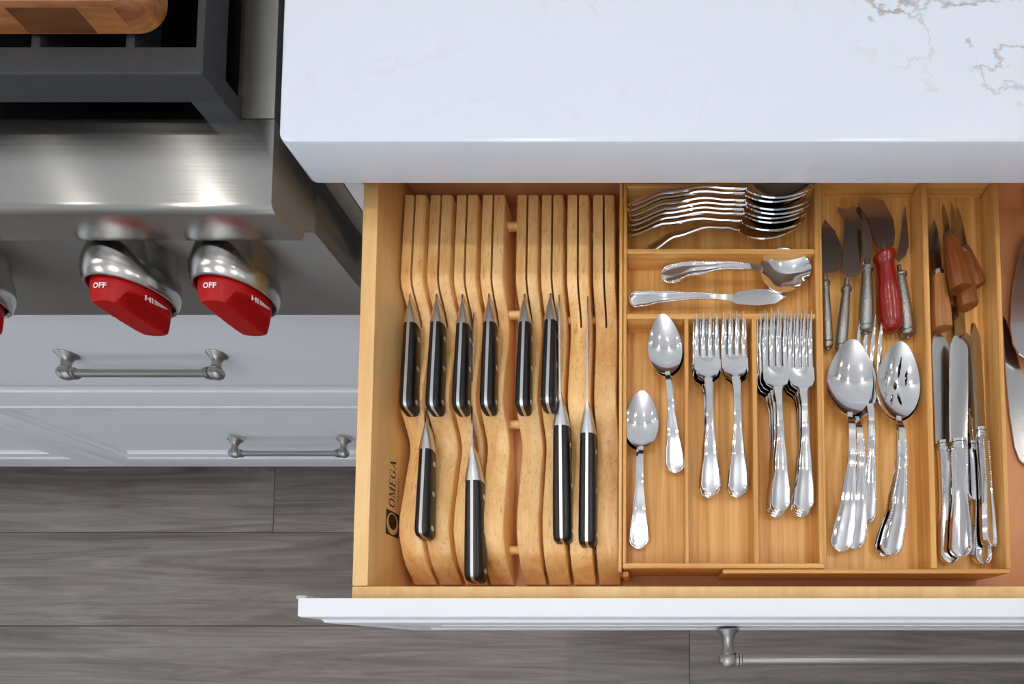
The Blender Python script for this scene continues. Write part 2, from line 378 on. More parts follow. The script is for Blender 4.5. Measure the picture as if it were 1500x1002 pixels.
# the open drawer itself
YBK = P(616, 285, DZ).y + .02
YBK = .50
bm = bmesh.new(); add_box(bm, XD+.004, XE-.045, YD+.012, YBK, DZ-.006, DZ)
dr = build('open_drawer', bm, 'base', co); dr['label'] = 'open drawer with warm brown bottom panel'
box('side_board', 'maple', dr, XD, XD+TW, YD+.013, YBK+.012, DZ-.014, RZ, .0012)
box('side_board', 'maple', dr, XE-.0545, XE-.04, YD+.013, YBK+.012, DZ-.014, RZ, .0012)
box('front_board', 'maple', dr, XD, XE-.04, YD+.0005, YD+.0125, DZ-.014, RZ, .0012)
box('back_board', 'base', dr, XD+TW, XE-.0545, YBK, YBK+.012, DZ-.014, RZ-.004, .001)
bm = bmesh.new(); shaker(bm, XF, XE, .658, .864, YD-.0215, .0215, .052, .022, .008)
build('front_panel', bm, 'white', dr, math.radians(25))
box('bumper', 'rubber', dr, P(455, 872, .84).x, P(470, 872, .84).x, YD, YD+.003, .835, .86, .001)
ph = P(1086, 945, .80)
bar_handle('handle', dr, PY(1089, 914, YD-.0215).x, PY(1089, 914, YD-.0215).x+.60, YD-.0215, PY(1089, 921, YD-.0215).z, .036, .0072)

# printed logo on the inner side board
def text_bm(s, size, mapf, spacing=1, bold=0, shear=0):
    cu = bpy.data.curves.new('t', 'FONT'); cu.body = s; cu.size = size; cu.space_character = spacing; cu.extrude = 0; cu.offset = bold; cu.shear = shear; cu.resolution_u = 3
    o = bpy.data.objects.new('t', cu); C.objects.link(o)
    dg = bpy.context.evaluated_depsgraph_get(); me = bpy.data.meshes.new_from_object(o.evaluated_get(dg))
    bpy.data.objects.remove(o); bm = bmesh.new(); bm.from_mesh(me); bpy.data.meshes.remove(me)
    for v in bm.verts: v.co = Vector(mapf(v.co.x, v.co.y))
    return bm
def join_bm(dst, src):
    me = bpy.data.meshes.new('tmp'); src.to_mesh(me); src.free(); dst.from_mesh(me); bpy.data.meshes.remove(me)
xi = XD+TW+.0003
ll = PY(562, 740, .2)
YL0 = P(560, 785, .82).y; YT = P(566, 741, .815).y; YT1 = P(566, 671, .815).y
LH = .0118
def ring(x, rx, ix, a0=0, a1=2*PI, n=28):
    out = []
    for k in range(n):
        p, q = a0+(a1-a0)*k/n, a0+(a1-a0)*(k+1)/n
        out.append([(x+rx*math.cos(p), .5+.5*math.sin(p)), (x+rx*math.cos(q), .5+.5*math.sin(q)), (x+ix*math.cos(q), .5+.455*math.sin(q)), (x+ix*math.cos(p), .5+.455*math.sin(p))])
    return out
def rc(a, b, c, d): return [(a, c), (b, c), (b, d), (a, d)]
GL = {'O': (.92, ring(.44, .44, .27)),
 'M': (1.08, [rc(.14, .20, 0, 1), rc(.82, .99, 0, 1), rc(.04, .30, 0, .05), rc(.74, 1.06, 0, .05), rc(.04, .2, .95, 1), rc(.82, 1.06, .95, 1), [(.12, 1), (.31, 1), (.60, .12), (.52, 0)], [(.52, 0), (.60, .12), (.90, 1), (.82, 1)]]),
 'E': (.78, [rc(.10, .27, 0, 1), rc(.02, .70, .95, 1), rc(.02, .74, 0, .05), rc(.27, .52, .48, .54), rc(.65, .70, .78, 1), rc(.69, .74, 0, .24), rc(.50, .54, .38, .64)]),
 'G': (.94, ring(.44, .44, .27, .75, 2*PI-.55)+[rc(.66, .82, .10, .42), rc(.56, .92, .40, .45), rc(.74, .79, .70, .97)]),
 'A': (.92, [[(.10, 0), (.16, 0), (.50, .98), (.46, 1)], [(.44, 1), (.50, 1), (.86, 0), (.66, 0), (.38, .86)], rc(.22, .68, .30, .35), rc(0, .26, 0, .05), rc(.56, .94, 0, .05)])}
tw_ = sum(GL[c][0] for c in 'OMEGA')+.10*4
lg = bmesh.new(); cx_ = 0; sx_ = (YT1-YT)/tw_
for c in 'OMEGA':
    wd, ps = GL[c]
    for p in ps: lg.faces.new([lg.verts.new((xi, YT+(cx_+x)*sx_, .8045+y*LH)) for x, y in p])
    cx_ += wd+.10
join_bm(lg, text_bm('CABINETRY', .0036, lambda x, y: (xi, YT+.006+x*.84, .7975+y), 2.0, .00004))
# emblem: square with a disc and a crescent inside
def plate(bm, outer, inner=None):
    if inner is None: bm.faces.new([bm.verts.new(p) for p in outer]); return
    a = [bm.verts.new(p) for p in outer]; b = [bm.verts.new(p) for p in inner]; n = len(a)
    for i in range(n): bm.faces.new((a[i], a[(i+1) % n], b[(i+1) % n], b[i]))
ey, ez, es = (YL0+YT)/2-.001, .8085, .0125
n = 32; sq = []; ci = []
for k in range(n):
    a = 2*PI*k/n+PI/4; c, s = math.cos(a), math.sin(a); q = es/max(abs(c), abs(s)); sq.append((xi, ey+q*c, ez+q*s)); ci.append((xi, ey+es*.9*c, ez+es*.9*s))
plate(lg, sq, ci)
plate(lg, [(xi, ey+.002+es*.62*math.cos(2*PI*k/n), ez+es*.62*math.sin(2*PI*k/n)) for k in range(n)])
build('printed_logo', lg, 'logo', dr)

# ================================================================== RANGETOP
ZR = .892
XRR = P(402, 175, ZR).x
yb_, yf_ = P(402, 175, ZR).y, P(395, 307, ZR).y
yfb = PY(300, 362, yf_).z
rg = thing('rangetop', 'stainless steel rangetop with red control knobs beside the countertop', 'rangetop', (-.79, .7, .718))
XLL = XRR-.914
YP = .412
zp_t, zp_b = PY(464, 341, YP).z, PY(300, 462, YP).z
pr = [(yb_, ZR)]
r = .007
for k in range(6): a = PI/2+k*PI/10*1.0; pr.append((yf_+r+r*math.cos(a), ZR-r+r*math.sin(a)))
for yy, zz in ((yf_+.0005, yfb+.012), (yf_+.004, yfb+.003), (yf_+.010, yfb), (yf_+.016, yfb), (YP-.004, zp_t+.005), (YP-.0008, zp_t+.001), (YP, zp_t), (YP+.05, zp_t), (yb_, ZR-.06)): pr.append((yy, zz))
bm = bmesh.new(); prism(bm, pr, 'x', XLL, XRR); bn = build('bullnose', bm, 'steel', rg, math.radians(28)); bn.data.materials.append(M['steels'])
for p in bn.data.polygons:
    if p.normal.x > .8: p.material_index = 1
box('control_panel', 'steelp', rg, XLL, XRR-.0004, YP, YB+.002, zp_b, zp_t+.012, .0012)
box('side_panel', 'steels', rg, XRR-.003, XRR-.0009, YP+.004, Y1-.02, zp_b, ZR-.004)
box('burner_pan', 'black', rg, XLL, XRR-.002, yb_-.01, Y1-.02, ZR-.05, ZR-.022)
xs0, xs1 = P(350, 90, ZR).x, XRR-.0002
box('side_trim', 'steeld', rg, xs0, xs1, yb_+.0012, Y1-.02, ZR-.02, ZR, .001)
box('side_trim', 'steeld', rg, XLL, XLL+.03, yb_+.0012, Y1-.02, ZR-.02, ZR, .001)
# knobs
def knob(xc, zc, yface):
    T = Matrix.Translation((xc, yface, zc)) @ Matrix.Rotation(PI, 4, 'Z')
    bm = bmesh.new()
    lathe(bm, [(.0325, -.0188), (.0335, -.004), (.0362, .006), (.0372, .014), (.0370, .021), (.0358, .028), (.0344, .0322), (.0330, .0328), (.0314, .031), (.0305, .02)], T, 48)
    b = build('knob_bezel', bm, 'bezel', rg, math.radians(30))
    R, yb, yt = .0296, .018, .057
    bm = bmesh.new(); n = 72; rings = []
    def h(x, z):
        k = min(1, max(0, (abs(x)-.0120)/.0085)); k = k*k*(3-2*k); e = 1-.25*(z/R)**2
        return yt-.0015*(z/R)**2-(.0165)*k*e
    rings.append([(R*.97, yb)]*n)
    cols = []
    for k in range(n):
        a = 2*PI*k/n; c, s = math.cos(a), math.sin(a); col = []
        hh = h(R*c, R*s)
        for rr, yy in ((R, yb), (R, yb+.009), (R*.995, min(hh-.002, yb+.019))): col.append((rr*c, yy, rr*s))
        col.append((R*.985*c, hh-.0014, R*.985*s)); col.append((R*.955*c, hh, R*.955*s))
        for q in (.88, .8, .72, .64, .56, .48, .4, .32, .24, .16, .08): col.append((R*q*c, h(R*q*c, R*q*s), R*q*s))
        cols.append(col)
    m = len(cols[0]); vr = [[bm.verts.new(T @ Vector(cols[k][j])) for k in range(n)] for j in range(m)]
    for j in range(m-1):
        for k in range(n): bm.faces.new((vr[j][k], vr[j][(k+1) % n], vr[j+1][(k+1) % n], vr[j+1][k]))
    c0 = bm.verts.new(T @ Vector((0, h(0, 0), 0)))
    for k in range(n): bm.faces.new((vr[-1][k], vr[-1][(k+1) % n], c0))
    build('red_knob', bm, 'red', b, math.radians(40))
    rr = R+.0003
    def wrap(phi0, y0):
        def f(x, y):
            a = phi0+x/rr; return (xc+rr*math.sin(a), y0+y, zc+rr*math.cos(a))
        return f
    yl = yface-.0438
    t = text_bm('OFF', .0074, wrap(-.27, yl), 1.05, .00025)
    join_bm(t, text_bm('HI', .0070, wrap(1.10, yl-.0005), 1.05, .00025))
    q = [wrap(1.36, yl-.0005)(x, y) for x, y in ((0, 0), (0, .005), (.014, .005), (.014, .0038))]; t.faces.new([t.verts.new(p) for p in q])
    build('lettering', t, 'print_', b)
KY = YP-.019
for X in (-.535, -.429, -.713):
    # bezel rim centre seen near (ku, 428)
    zc = .815
    knob(X, zc, KY)

# grate (rests on the pan)
gr = thing('burner_grate', 'black cast iron burner grate on the rangetop', 'grate', (-.75, .62, .87))
zt, zb = .930, .908
ga = P(296, 108, zt); gw = P(296, 68, zt).y-ga.y
bm = bmesh.new(); gx = ga.x; yb2 = 1.0
def bar(bm, x0, x1, y0, y1, z0, z1, t=.0): add_box(bm, x0, x1, y0, y1, z0, z1, .0018, 2)
xl2 = gx-.44

def ringr(o, z, top): 
    if top: return [Vector(p) for p in ((xl2+o, ga.y+o, z), (gx-o, ga.y+o, z), (gx-o, yb2-o, z), (xl2+o, yb2-o, z))]
    return [Vector(p) for p in ((xl2+.0065+o, ga.y+gw+o, z), (gx-.0065-o, ga.y+gw+o, z), (gx-.0065-o, yb2-gw-o, z), (xl2+.0065+o, yb2-gw-o, z))]
loft(bm, [ringr(.0002, zb, False), ringr(.0, zb+.001, False), ringr(0, zt-.0012, False), ringr(-.0008, zt, False), ringr(.0016, zt, True), ringr(.0004, zt-.0007, True), ringr(0, zt-.002, True), ringr(-.0006, zb+.001, True), ringr(.0008, zb, True), ringr(.0002, zb, False)], cap=False)
bmesh.ops.remove_doubles(bm, verts=bm.verts, dist=1e-6)
build('frame', bm, 'iron', gr, math.radians(30))
for fx in (51, 190, -60):
    c = P(fx, 60, zt); box('finger', 'iron', gr, c.x-.004, c.x+.004, ga.y+gw-.002, yb2, zb, zt, .0018)
for x in (gx-.014, xl2+.014):
    bm = bmesh.new(); add_box(bm, x-.014, x+.0145, ga.y-.0012, ga.y+.02, ZR-.022, zb+.002, .0015); build('foot', bm, 'iron', gr, math.radians(35))
    bm = bmesh.new(); add_box(bm, x-.014, x+.0145, yb2-.02, yb2, ZR-.022, zb+.004, .002); build('foot', bm, 'iron', gr, math.radians(35))
# cutting board on the grate
bz0, bz1 = zt+.0005, zt+.024
cb = P(247, 54, bz0)
def board():
    t = thing('cutting_board', 'thick wooden butcher block board with rounded corners on the iron grate', 'cutting board', (cb.x-.18, cb.y+.14, bz0))
    def rr(i, z, r=.022):
        out = []; x1, y0, x0, y1 = cb.x-i, cb.y+i, cb.x-.36+i, cb.y+.28-i
        for cx_, cy_, a0 in ((x1-r, y0+r, -PI/2), (x1-r, y1-r, 0), (x0+r, y1-r, PI/2), (x0+r, y0+r, PI)):
            for k in range(8): a = a0+k*PI/14; out.append(Vector((cx_+r*math.cos(a), cy_+r*math.sin(a), z)))
        return out
    bm = bmesh.new(); loft(bm, [rr(.003, bz0), rr(.0, bz0+.002), rr(0, bz1-.004), rr(.001, bz1-.0012), rr(.004, bz1)])
    b = build('block', bm, 'board', t, math.radians(30))
    x = cb.x-.024
    for wd in (.03, .055, .04, .05, .06):
        bm = bmesh.new(); add_box(bm, x-wd, x-.0006, cb.y-.0004, cb.y+.003, bz0+.0028, bz1-.0045)
        if wd != .04: build('glued_strip', bm, 'board2' if wd in (.055, .05) else 'board', t)
        else: bm.free()
        x -= wd
board()

# ================================================================== KNIFE BLOCK
YA = P(600, 286, .803).y   # back end
YZ = P(610, 856, .775).y   # front end
def yv(v, z=.80): return P(700, v, z).y
ZH, ZL = .811, .787
prof = [(YZ, .772), (YZ+.006, .779), (yv(835), .790), (yv(812), .802), (yv(784), ZH-.002), (yv(760), .808), (yv(720), .800), (yv(680), .792), (yv(655), .786), (yv(640), .787), (yv(622), .797), (yv(607), .807), (yv(596), ZH), (yv(575), .809),
        (yv(540), .801), (yv(500), .791), (yv(470), .787), (yv(458), .788), (yv(446), .796), (yv(434), .806), (yv(424), ZH), (yv(360), .8075), (YA+.0, .803)]
kb = thing('knife_block', 'wavy slatted wooden knife block lying in the open drawer', 'knife block', ((P(590, 500, .8).x+P(895, 500, .8).x)/2, .2, DZ))
YKF = yv(466)
SKEW = .0150
def slat(xa, xb):
    kw, k0 = .0011, (xa+xb)/2
    bm = bmesh.new(); rings = []
    N = 64; r = .0016
    for i in range(N+1):
        y = YZ+(YA-YZ)*i/N
        z = lin(prof, y)
        # smooth by averaging
        z = sum(lin(prof, min(max(y+d, YZ), YA)) for d in (-.006, -.003, 0, .003, .006))/5
        if i == N: z -= .0
        kz = z if y < YKF else max(.773, z-.036*min(1, (y-YKF)/.012))
        q = SKEW*(YA-y); rings.append([Vector((p[0]+q, p[1], p[2])) for p in ((xa, y, DZ+.0005), (xa, y, z-r), (xa+r*.4, y, z-r*.4), (xa+r, y, z), (k0-kw, y, z), (k0-kw+.0001, y, kz), (k0+kw-.0001, y, kz), (k0+kw, y, z), (xb-r, y, z), (xb-r*.4, y, z-r*.4), (xb, y, z-r), (xb, y, DZ+.0005))])
    loft(bm, rings)
    return build('slat', bm, 'block', kb, math.radians(40), org=Vector(((xa+xb)/2, (YZ+YA)/2, .78))-off_of(kb))
zz = .803
slots = [(592, 624.5), (630, 663), (668.5, 700.5), (706.5, 739.5), (757.5, 788.5), (793.5, 825), (831, 862.5), (868.5, 900)]
SL = []
for a, b in slots:
    xa, xb = P(a, 287, zz).x, P(b, 287, zz).x
    SL.append((xa, xb)); slat(xa, xb)
bm = bmesh.new()
for v in (338, 462, 622, 806):
    y = P(750, v, .785).y
    bm = bmesh.new(); q = SKEW*(YA-y); tube(bm, (SL[3][1]-.003+q, y, .785 if v > 400 else .79), (SL[4][0]+.003+q, y, .785 if v > 400 else .79), .0045); build('dowel', bm, 'block', kb, math.radians(60))
for i in (0, 1, 2, 4, 5, 6):
    for v in (338, 462, 622, 806):
        q = SKEW*(YA-P(750, v, .785).y); bm = bmesh.new(); tube(bm, (SL[i][1]-.001+q, P(750, v, .785).y, .776), (SL[i+1][0]+.001+q, P(750, v, .785).y, .776), .004)
        build('spacer', bm, 'block', kb, math.radians(60))

# ================================================================== CHEF KNIVES
def frame(o, a, b, roll=0, tilt_up=Vector((0, 0, 1))):
    """local +Y from a to b, local Z near up, rolled about Y"""
    y = (b-a).normalized(); x = y.cross(tilt_up).normalized(); z = x.cross(y)
    R = Matrix((x, y, z)).transposed().to_4x4()
    o.matrix_world = Matrix.Translation(a) @ R @ Matrix.Rotation(roll, 4, 'Y')
def local_build(name, bm, mat, parent, smooth=False):
    me = bpy.data.meshes.new(name); bmesh.ops.recalc_face_normals(bm, faces=bm.faces)
    if smooth is not False:
        for f in bm.faces: f.smooth = True
        for e in bm.edges:
            if len(e.link_faces) == 2 and e.calc_face_angle(0) > smooth: e.smooth = False
    bm.to_mesh(me); bm.free(); return link(name, me, mat, parent)
def kitchen_knife(label, a, b, Lb, hb, w=.0145, h=.019, big=False):
    """a: bolster tip (blade side), b: handle end, world points on the top line"""
    t = thing('kitchen_knife', label, 'knife', group=None)
    L = (a-b).length; bo = .030 if not big else .036
    frame(t, b, a)
    # local: y=0 handle end ... y=L bolster tip; top line z=0
    hl = L-bo
    def sec(y, ww, hh, zt, inner, side):   # scale cross-section half on one side, rounded outer
        x = side*inner; o = side*ww/2
        return [Vector(p) for p in ((x, y, zt), (x+(o-x)*.5, y, zt-.0001), (x+(o-x)*.85, y, zt-hh*.10), (o, y, zt-hh*.28), (o, y, zt-hh*.72), (x+(o-x)*.8, y, zt-hh*.93), (x, y, zt-hh))]
    tabw = [(0, .72), (.015, .92), (.05, 1.02), (.12, 1.04), (.45, 1.0), (.75, .93), (.96, .90), (1, .84)]
    tabh = [(0, .70), (.015, .92), (.06, 1.12), (.12, 1.08), (.5, 1.0), (.8, .92), (1, .92)]
    tzt = [(0, -.005), (.012, -.0022), (.03, -.0008), (.07, 0), (1, 0)]
    for s in (-1, 1):
        bm = bmesh.new(); loft(bm, [sec(k*hl, w*lin(tabw, k), h*lin(tabh, k), lin(tzt, k), .0013, s) for k in (0, .006, .015, .03, .05, .09, .15, .3, .45, .6, .75, .9, .97, .985, 1)])
        local_build('handle_scale', bm, 'pom', t, math.radians(50))
    bm = bmesh.new(); loft(bm, [[Vector(p) for p in ((-.0014, k*hl, lin(tzt, k)+.0003), (.0014, k*hl, lin(tzt, k)+.0003), (.0014, k*hl, lin(tzt, k)-h*lin(tabh, k)-.0002), (-.0014, k*hl, lin(tzt, k)-h*lin(tabh, k)-.0002))] for k in (0, .006, .015, .03, .05, .09, .15, .3, .6, 1)])
    local_build('tang', bm, 'forged', t, math.radians(40))
    for k in (.10, .5, .86):
        ww = w*lin(tabw, k)/2+.0004; bm = bmesh.new()
        tube(bm, (-ww, k*hl, -h*.5), (ww, k*hl, -h*.5), .0031 if big else .0027, n=16)
        local_build('rivet', bm, 'forged', t, math.radians(40))
    bm = bmesh.new(); rings = []
    for k in (0, .08, .3, .55, .8, 1):
        y = hl+bo*k; ww = w*.90*(1-k)**.72+.0019; hh = h*.92*(1-k*.1)+(hb-h*.92)*max(0, k-.5)*1.2; zt = -.0002
        o = ww/2
        rings.append([Vector(p) for p in ((-o*.45, y, zt), (o*.45, y, zt), (o*.9, y, zt-hh*.12), (o, y, zt-hh*.4), (o*.9, y, zt-hh*.8), (o*.3, y, zt-hh), (-o*.3, y, zt-hh), (-o*.9, y, zt-hh*.8), (-o, y, zt-hh*.4), (-o*.9, y, zt-hh*.12))])
    loft(bm, rings); local_build('bolster', bm, 'forged', t, math.radians(50))
    bm = bmesh.new(); rings = []
    for k in (0, .25, .5, .7, .85, .95, 1):
        y = L-.002+Lb*k; q = .0009*(1-.3*k); zt = -.0004-hb*.45*max(0, k-.35)**2*2.0; zl = zt-max(.0015, hb*(1-k**3))
        rings.append([Vector(p) for p in ((-q, y, zt), (q, y, zt), (.0002, y, zl), (-.0002, y, zl))])
    loft(bm, rings); local_build('blade', bm, 'blade', t, math.radians(30))
    return t
ks = [(600, 436, 592, 594, 'black riveted knife leftmost in the upper row of the knife block'),
      (639, 435, 631, 594, 'black riveted knife second from the left in the upper row of the block'),
      (677, 437, 670, 594, 'black riveted knife third from the left in the upper row of the block'),
      (716, 435, 711, 593, 'black riveted knife fourth in the upper row, just left of the wide slat gap'),
      (768, 435, 763, 593, 'black riveted knife in the upper row just right of the wide slat gap'),
      (806, 432, 801, 589, 'black riveted knife rightmost in the upper row beside the long chef knife')]
for i, (u1, v1, u2, v2, lb) in enumerate(ks):
    zb_ = .829
    kitchen_knife(lb, P(u1, v1, .806), P(u2, v2, zb_), .090, .016)
kitchen_knife('short black paring knife in the lower row at the left of the block', P(623, 618, .808), P(615, 782, .829), .08, .016)
kitchen_knife('large black chef knife lowest in the block with its end past the slats', P(691, 653, .812), P(691, 849, .822), .19, .031, .0185, .023, True)
kitchen_knife('long black carving knife left of the two side by side in the lower right', P(820, 573, .812), P(822, 791, .821), .20, .030, .0185, .022, True)
kitchen_knife('long black chef knife rightmost of all knives in the block', P(860, 584, .812), P(859, 796, .821), .20, .030, .0175, .022, True)

# ================================================================== BAMBOO CUTLERY TRAY
ZT, ZI, ZQ = .819, .794, DZ+.0005
tr = thing('cutlery_tray', 'expandable bamboo cutlery tray with seven compartments in the drawer', 'tray', (P(1190, 550, ZT).x, P(1190, 550, ZT).y, DZ))
def xv(u, v=600): return P(u, v, ZT).x
def yy(v): return P(1190, v, ZT).y
def wall(name, x0, x1, y0, y1, z0=ZQ, z1=ZT, mat='bamboo', bev=.0007): return box(name, mat, tr, x0, x1, y0, y1, z0, z1, bev, 1, org=Vector(((x0+x1)/2, (y0+y1)/2, z0))-off_of(tr))
YTB = yy(262)
xa0, xa1 = xv(906.5), xv(911.5); xb0, xb1 = xv(912.5), xv(917.5)
yf0, yf1 = yy(832.5), yy(825)      # front wall of left module (near edge, far edge)
yr0, yr1 = yy(839.5), yy(833)      # front wall of right module
xr0, xr1 = xv(1197.5), xv(1204)    # right wall of left module
xg0, xg1 = xv(1468), xv(1474.5)
wall('wing_wall', xa0, xa1, yy(838), YTB)
wall('side_wall', xb0, xb1, yf1, YTB)
wall('side_wall', xr0, xr1, yf1, YTB)
wall('front_wall', xb0, xr1, yf0, yf1, mat='bamboox')
wall('back_wall', xb1, xr0, yy(274), yy(268), mat='bamboox')
wall('divider', xb1, xr0, yy(369.5), yy(363), ZI-.002, ZT-.001, 'bamboox')
wall('divider', xb1, xr0, yy(465.5), yy(458), ZI-.002, ZT-.001, 'bamboox')
wall('divider', xv(1003), xv(1009), yf1, yy(465.5), ZI-.002, ZT-.001)
wall('divider', xv(1103), xv(1110), yf1, yy(465.5), ZI-.002, ZT-.001)
wall('bottom_panel', xb1, xr0, yf1, yy(274), ZI-.006, ZI, 'bamboo', 0)
wall('front_wall', xv(1058), xg1, yr0, yr1, z1=ZT-.002, mat='bamboox')
wall('side_wall', xg0, xg1, yr1, YTB, z1=ZT-.001)
wall('divider', xv(1358.5), xv(1367), yr1, YTB, ZI-.002, ZT)
wall('back_wall', xr1, xg0, yy(258), yy(252), mat='bamboox')
# right compartments reach a little further back under the counter
wall('bottom_panel', xr1, xg0, yr1, yy(256), ZI-.006, ZI, 'bamboo', 0)
wall('corner_block', xa1, xb1+.002, yy(842), yy(834), ZQ, ZT-.012)
wall('base_rail', xr1, xr1+.004, yr1, YTB, ZQ, ZT-.004)

# ================================================================== CUTLERY PROTOTYPES (local: handle end y=0, tip y=L, up +Z)
def handle_bm(L, wt, zt, thick=.0028, rim=True):
    """wt: half-width table over y/L ; zt: height table"""
    bm = bmesh.new(); rings = []
    kr = wt[0][1]*1.05/L; ks_ = [kr*(1-math.cos(PI/2*j/14)) for j in range(14)]+[kr+(1-kr)*j/34 for j in range(35)]
    for k in ks_:
        y = L*k; w_ = interp(wt, k)
        w_ = w_*math.sqrt(max(.0, 1-(1-k/kr)**2))+.00015 if k < kr else w_
        z = interp(zt, k)
        g = thick*.28*(1 if rim else 0)*max(0, 1-k*1.25)
        ts = thick*.5
        pts = [(-1, 0), (-.9, ts), (-.74, ts), (-.62, ts-g), (-.3, ts-g*.7), (0, ts-g*.5), (.3, ts-g*.7), (.62, ts-g), (.74, ts), (.9, ts), (1, 0), (.8, -ts), (0, -ts*1.2), (-.8, -ts)]
        rings.append([Vector((a*w_, y, z+b)) for a, b in pts])
    loft(bm, rings); return bm
def beads_bm(L, wt, zt, thick=.0028, end=.8, step=.0021, off=.84, r=.0012):
    bm = bmesh.new(); ys = []; y = .0012; pts = []
    while y < L*end:
        k = y/L; w_ = interp(wt, k)
        kr = wt[0][1]*1.05/L
        if k < kr: w_ = w_*math.sqrt(max(0, 1-(1-k/kr)**2))
        pts.append((w_*off, y, interp(zt, k)+thick*.5)); y += step*(.5 if k < .05 else 1)
    for x, y, z in pts:
        for s in (-1, 1):
            m = Matrix.Translation((s*x, y, z)) @ Matrix.Scale(r, 4)
            vs = [bm.verts.new(m @ Vector(p)) for p in ((1, 0, 0), (.707, .707, 0), (0, 1, 0), (-.707, .707, 0), (-1, 0, 0), (-.707, -.707, 0), (0, -1, 0), (.707, -.707, 0), (.4, .4, .85), (-.4, .4, .85), (-.4, -.4, .85), (.4, -.4, .85))]
            for f in ((0, 1, 8), (1, 2, 9, 8), (2, 3, 9), (3, 4, 10, 9), (4, 5, 10), (5, 6, 11, 10), (6, 7, 11), (7, 0, 8, 11), (8, 9, 10, 11)): bm.faces.new([vs[j] for j in f])
    return bm
HW = [(0, .0098), (.05, .0104), (.13, .0098), (.35, .0065), (.62, .0036), (.85, .0031), (1, .0042)]
def zc_(L, a=.012): return [(0, .002), (.35, a*.8), (.65, a), (.85, a*.85), (1, a*.35)]
def beads_of(bm, mat, h, a):
    local_build('beaded_border', bm, mat, h, a)['kind'] = 'stuff'
def spoon(label, cat='spoon', L=.18, bl=.058, bw=.020, depth=.0075, beads=False, slots=False, lobes=0, hw=1.0, arch=.018, mat='silver', group=None, name='spoon'):
    t = thing(name, label, cat, group=group)
    hl = L-bl+.0025
    wt = [(a, b*hw) for a, b in HW]; wt[-1] = (1, .0027); zt = [(a, b+.002) for a, b in zc_(hl, arch*L/.18)]; zt[-1] = (1, depth+.0042)
    h = local_build('handle', handle_bm(hl, wt, zt, .0026*hw), mat, t, math.radians(38))
    if beads: beads_of(beads_bm(hl, wt, zt, .0026*hw), mat, h, math.radians(60))
    bm = bmesh.new(); n = 56; nr = 16; base = L-bl
    zr = depth*1.0+.002
    def pt(q, a, th=0):
        c, s = math.cos(a), math.sin(a)           # s=-1 at handle side, +1 tip
        wx = bw*(1-.16*s)*(1-.10*s*s)
        sc = 1+(lobes*.03*abs(math.sin(a*3.5)) if s > -.3 else 0) if lobes else 1
        x = wx*q*c*sc; yl = base+bl/2+bl/2*q*s*sc
        z = zr-depth*(1-q**2.0)+(.0030*(s*q)**2 if s > 0 else .0035*(s*q)**2)
        if lobes and q > .5: z += .0003*math.cos(a*7)*(q-.5)
        return Vector((x, yl, z-th))
    def grid(th):
        vv = [[bm.verts.new(pt((j+1)/nr, 2*PI*k/n, th)) for k in range(n)] for j in range(nr)]
        c0 = bm.verts.new(pt(0, 0, th)); return vv, c0
    if not slots:
        A, a0 = grid(0); B, b0 = grid(.0013)
        for V, c0 in ((A, a0), (B, b0)):
            for k in range(n): bm.faces.new((V[0][k], V[0][(k+1) % n], c0))
            for j in range(nr-1):
                for k in range(n): bm.faces.new((V[j][k], V[j][(k+1) % n], V[j+1][(k+1) % n], V[j+1][k]))
        for k in range(n): bm.faces.new((A[-1][k], A[-1][(k+1) % n], B[-1][(k+1) % n], B[-1][k]))
    else:
        # square grid mapped on the bowl, leaving slots open
        nx, ny = 56, 96; hole = set()
        sl = [(-.40, .22, .03, .62, -.18), (0.0, .42, .035, .82, 0), (.40, .22, .03, .62, .18)]
        sl = [(-.44, .12, .075, .20, -.2), (-.15, .36, .06, .27, -.1), (.2, .42, .06, .25, .1), (.5, .16, .07, .18, .2), (-.44, -.36, .07, .15, .2), (-.16, -.42, .06, .17, .35), (.18, -.40, .06, .18, -.35), (.02, -.02, .09, .12, 0)]
        def inhole(p, q):
            for cx_, cy_, rx, ry, sk in sl:
                dx = (p-cx_-sk*(q-cy_))/rx; dy = (q-cy_)/ry
                if dx*dx+dy*dy < 1: return True
            return False
        def sq(p, q):
            a = math.atan2(q, p); m = math.hypot(p*math.sqrt(1-q*q/2), q*math.sqrt(1-p*p/2)); a = math.atan2(q*math.sqrt(1-p*p/2), p*math.sqrt(1-q*q/2)); return m, a
        G = {}
        for th in (0, .0013):
            for i in range(nx+1):
                for j in range(ny+1):
                    m, a = sq(2*i/nx-1, 2*j/ny-1); G[th, i, j] = bm.verts.new(pt(m, a, th))
        cells = {}
        for i in range(nx):
            for j in range(ny):
                m, a = sq((2*i+1)/nx-1, (2*j+1)/ny-1); cells[i, j] = not inhole(m*math.cos(a), m*math.sin(a))
        for (i, j), ok in cells.items():
            if not ok: continue
            for th in (0, .0013): bm.faces.new([G[th, i, j], G[th, i+1, j], G[th, i+1, j+1], G[th, i, j+1]])
            for di, dj, e in ((-1, 0, ((i, j), (i, j+1))), (1, 0, ((i+1, j), (i+1, j+1))), (0, -1, ((i, j), (i+1, j))), (0, 1, ((i, j+1), (i+1, j+1)))):
                if not cells.get((i+di, j+dj), False):
                    (a1, b1), (a2, b2) = e; bm.faces.new([G[0, a1, b1], G[0, a2, b2], G[.0013, a2, b2], G[.0013, a1, b1]])
        for v in [v for v in bm.verts if not v.link_faces]: bm.verts.remove(v)
    local_build('bowl', bm, mat, t, math.radians(50))
    t['L'] = L; del t['L']
    return t
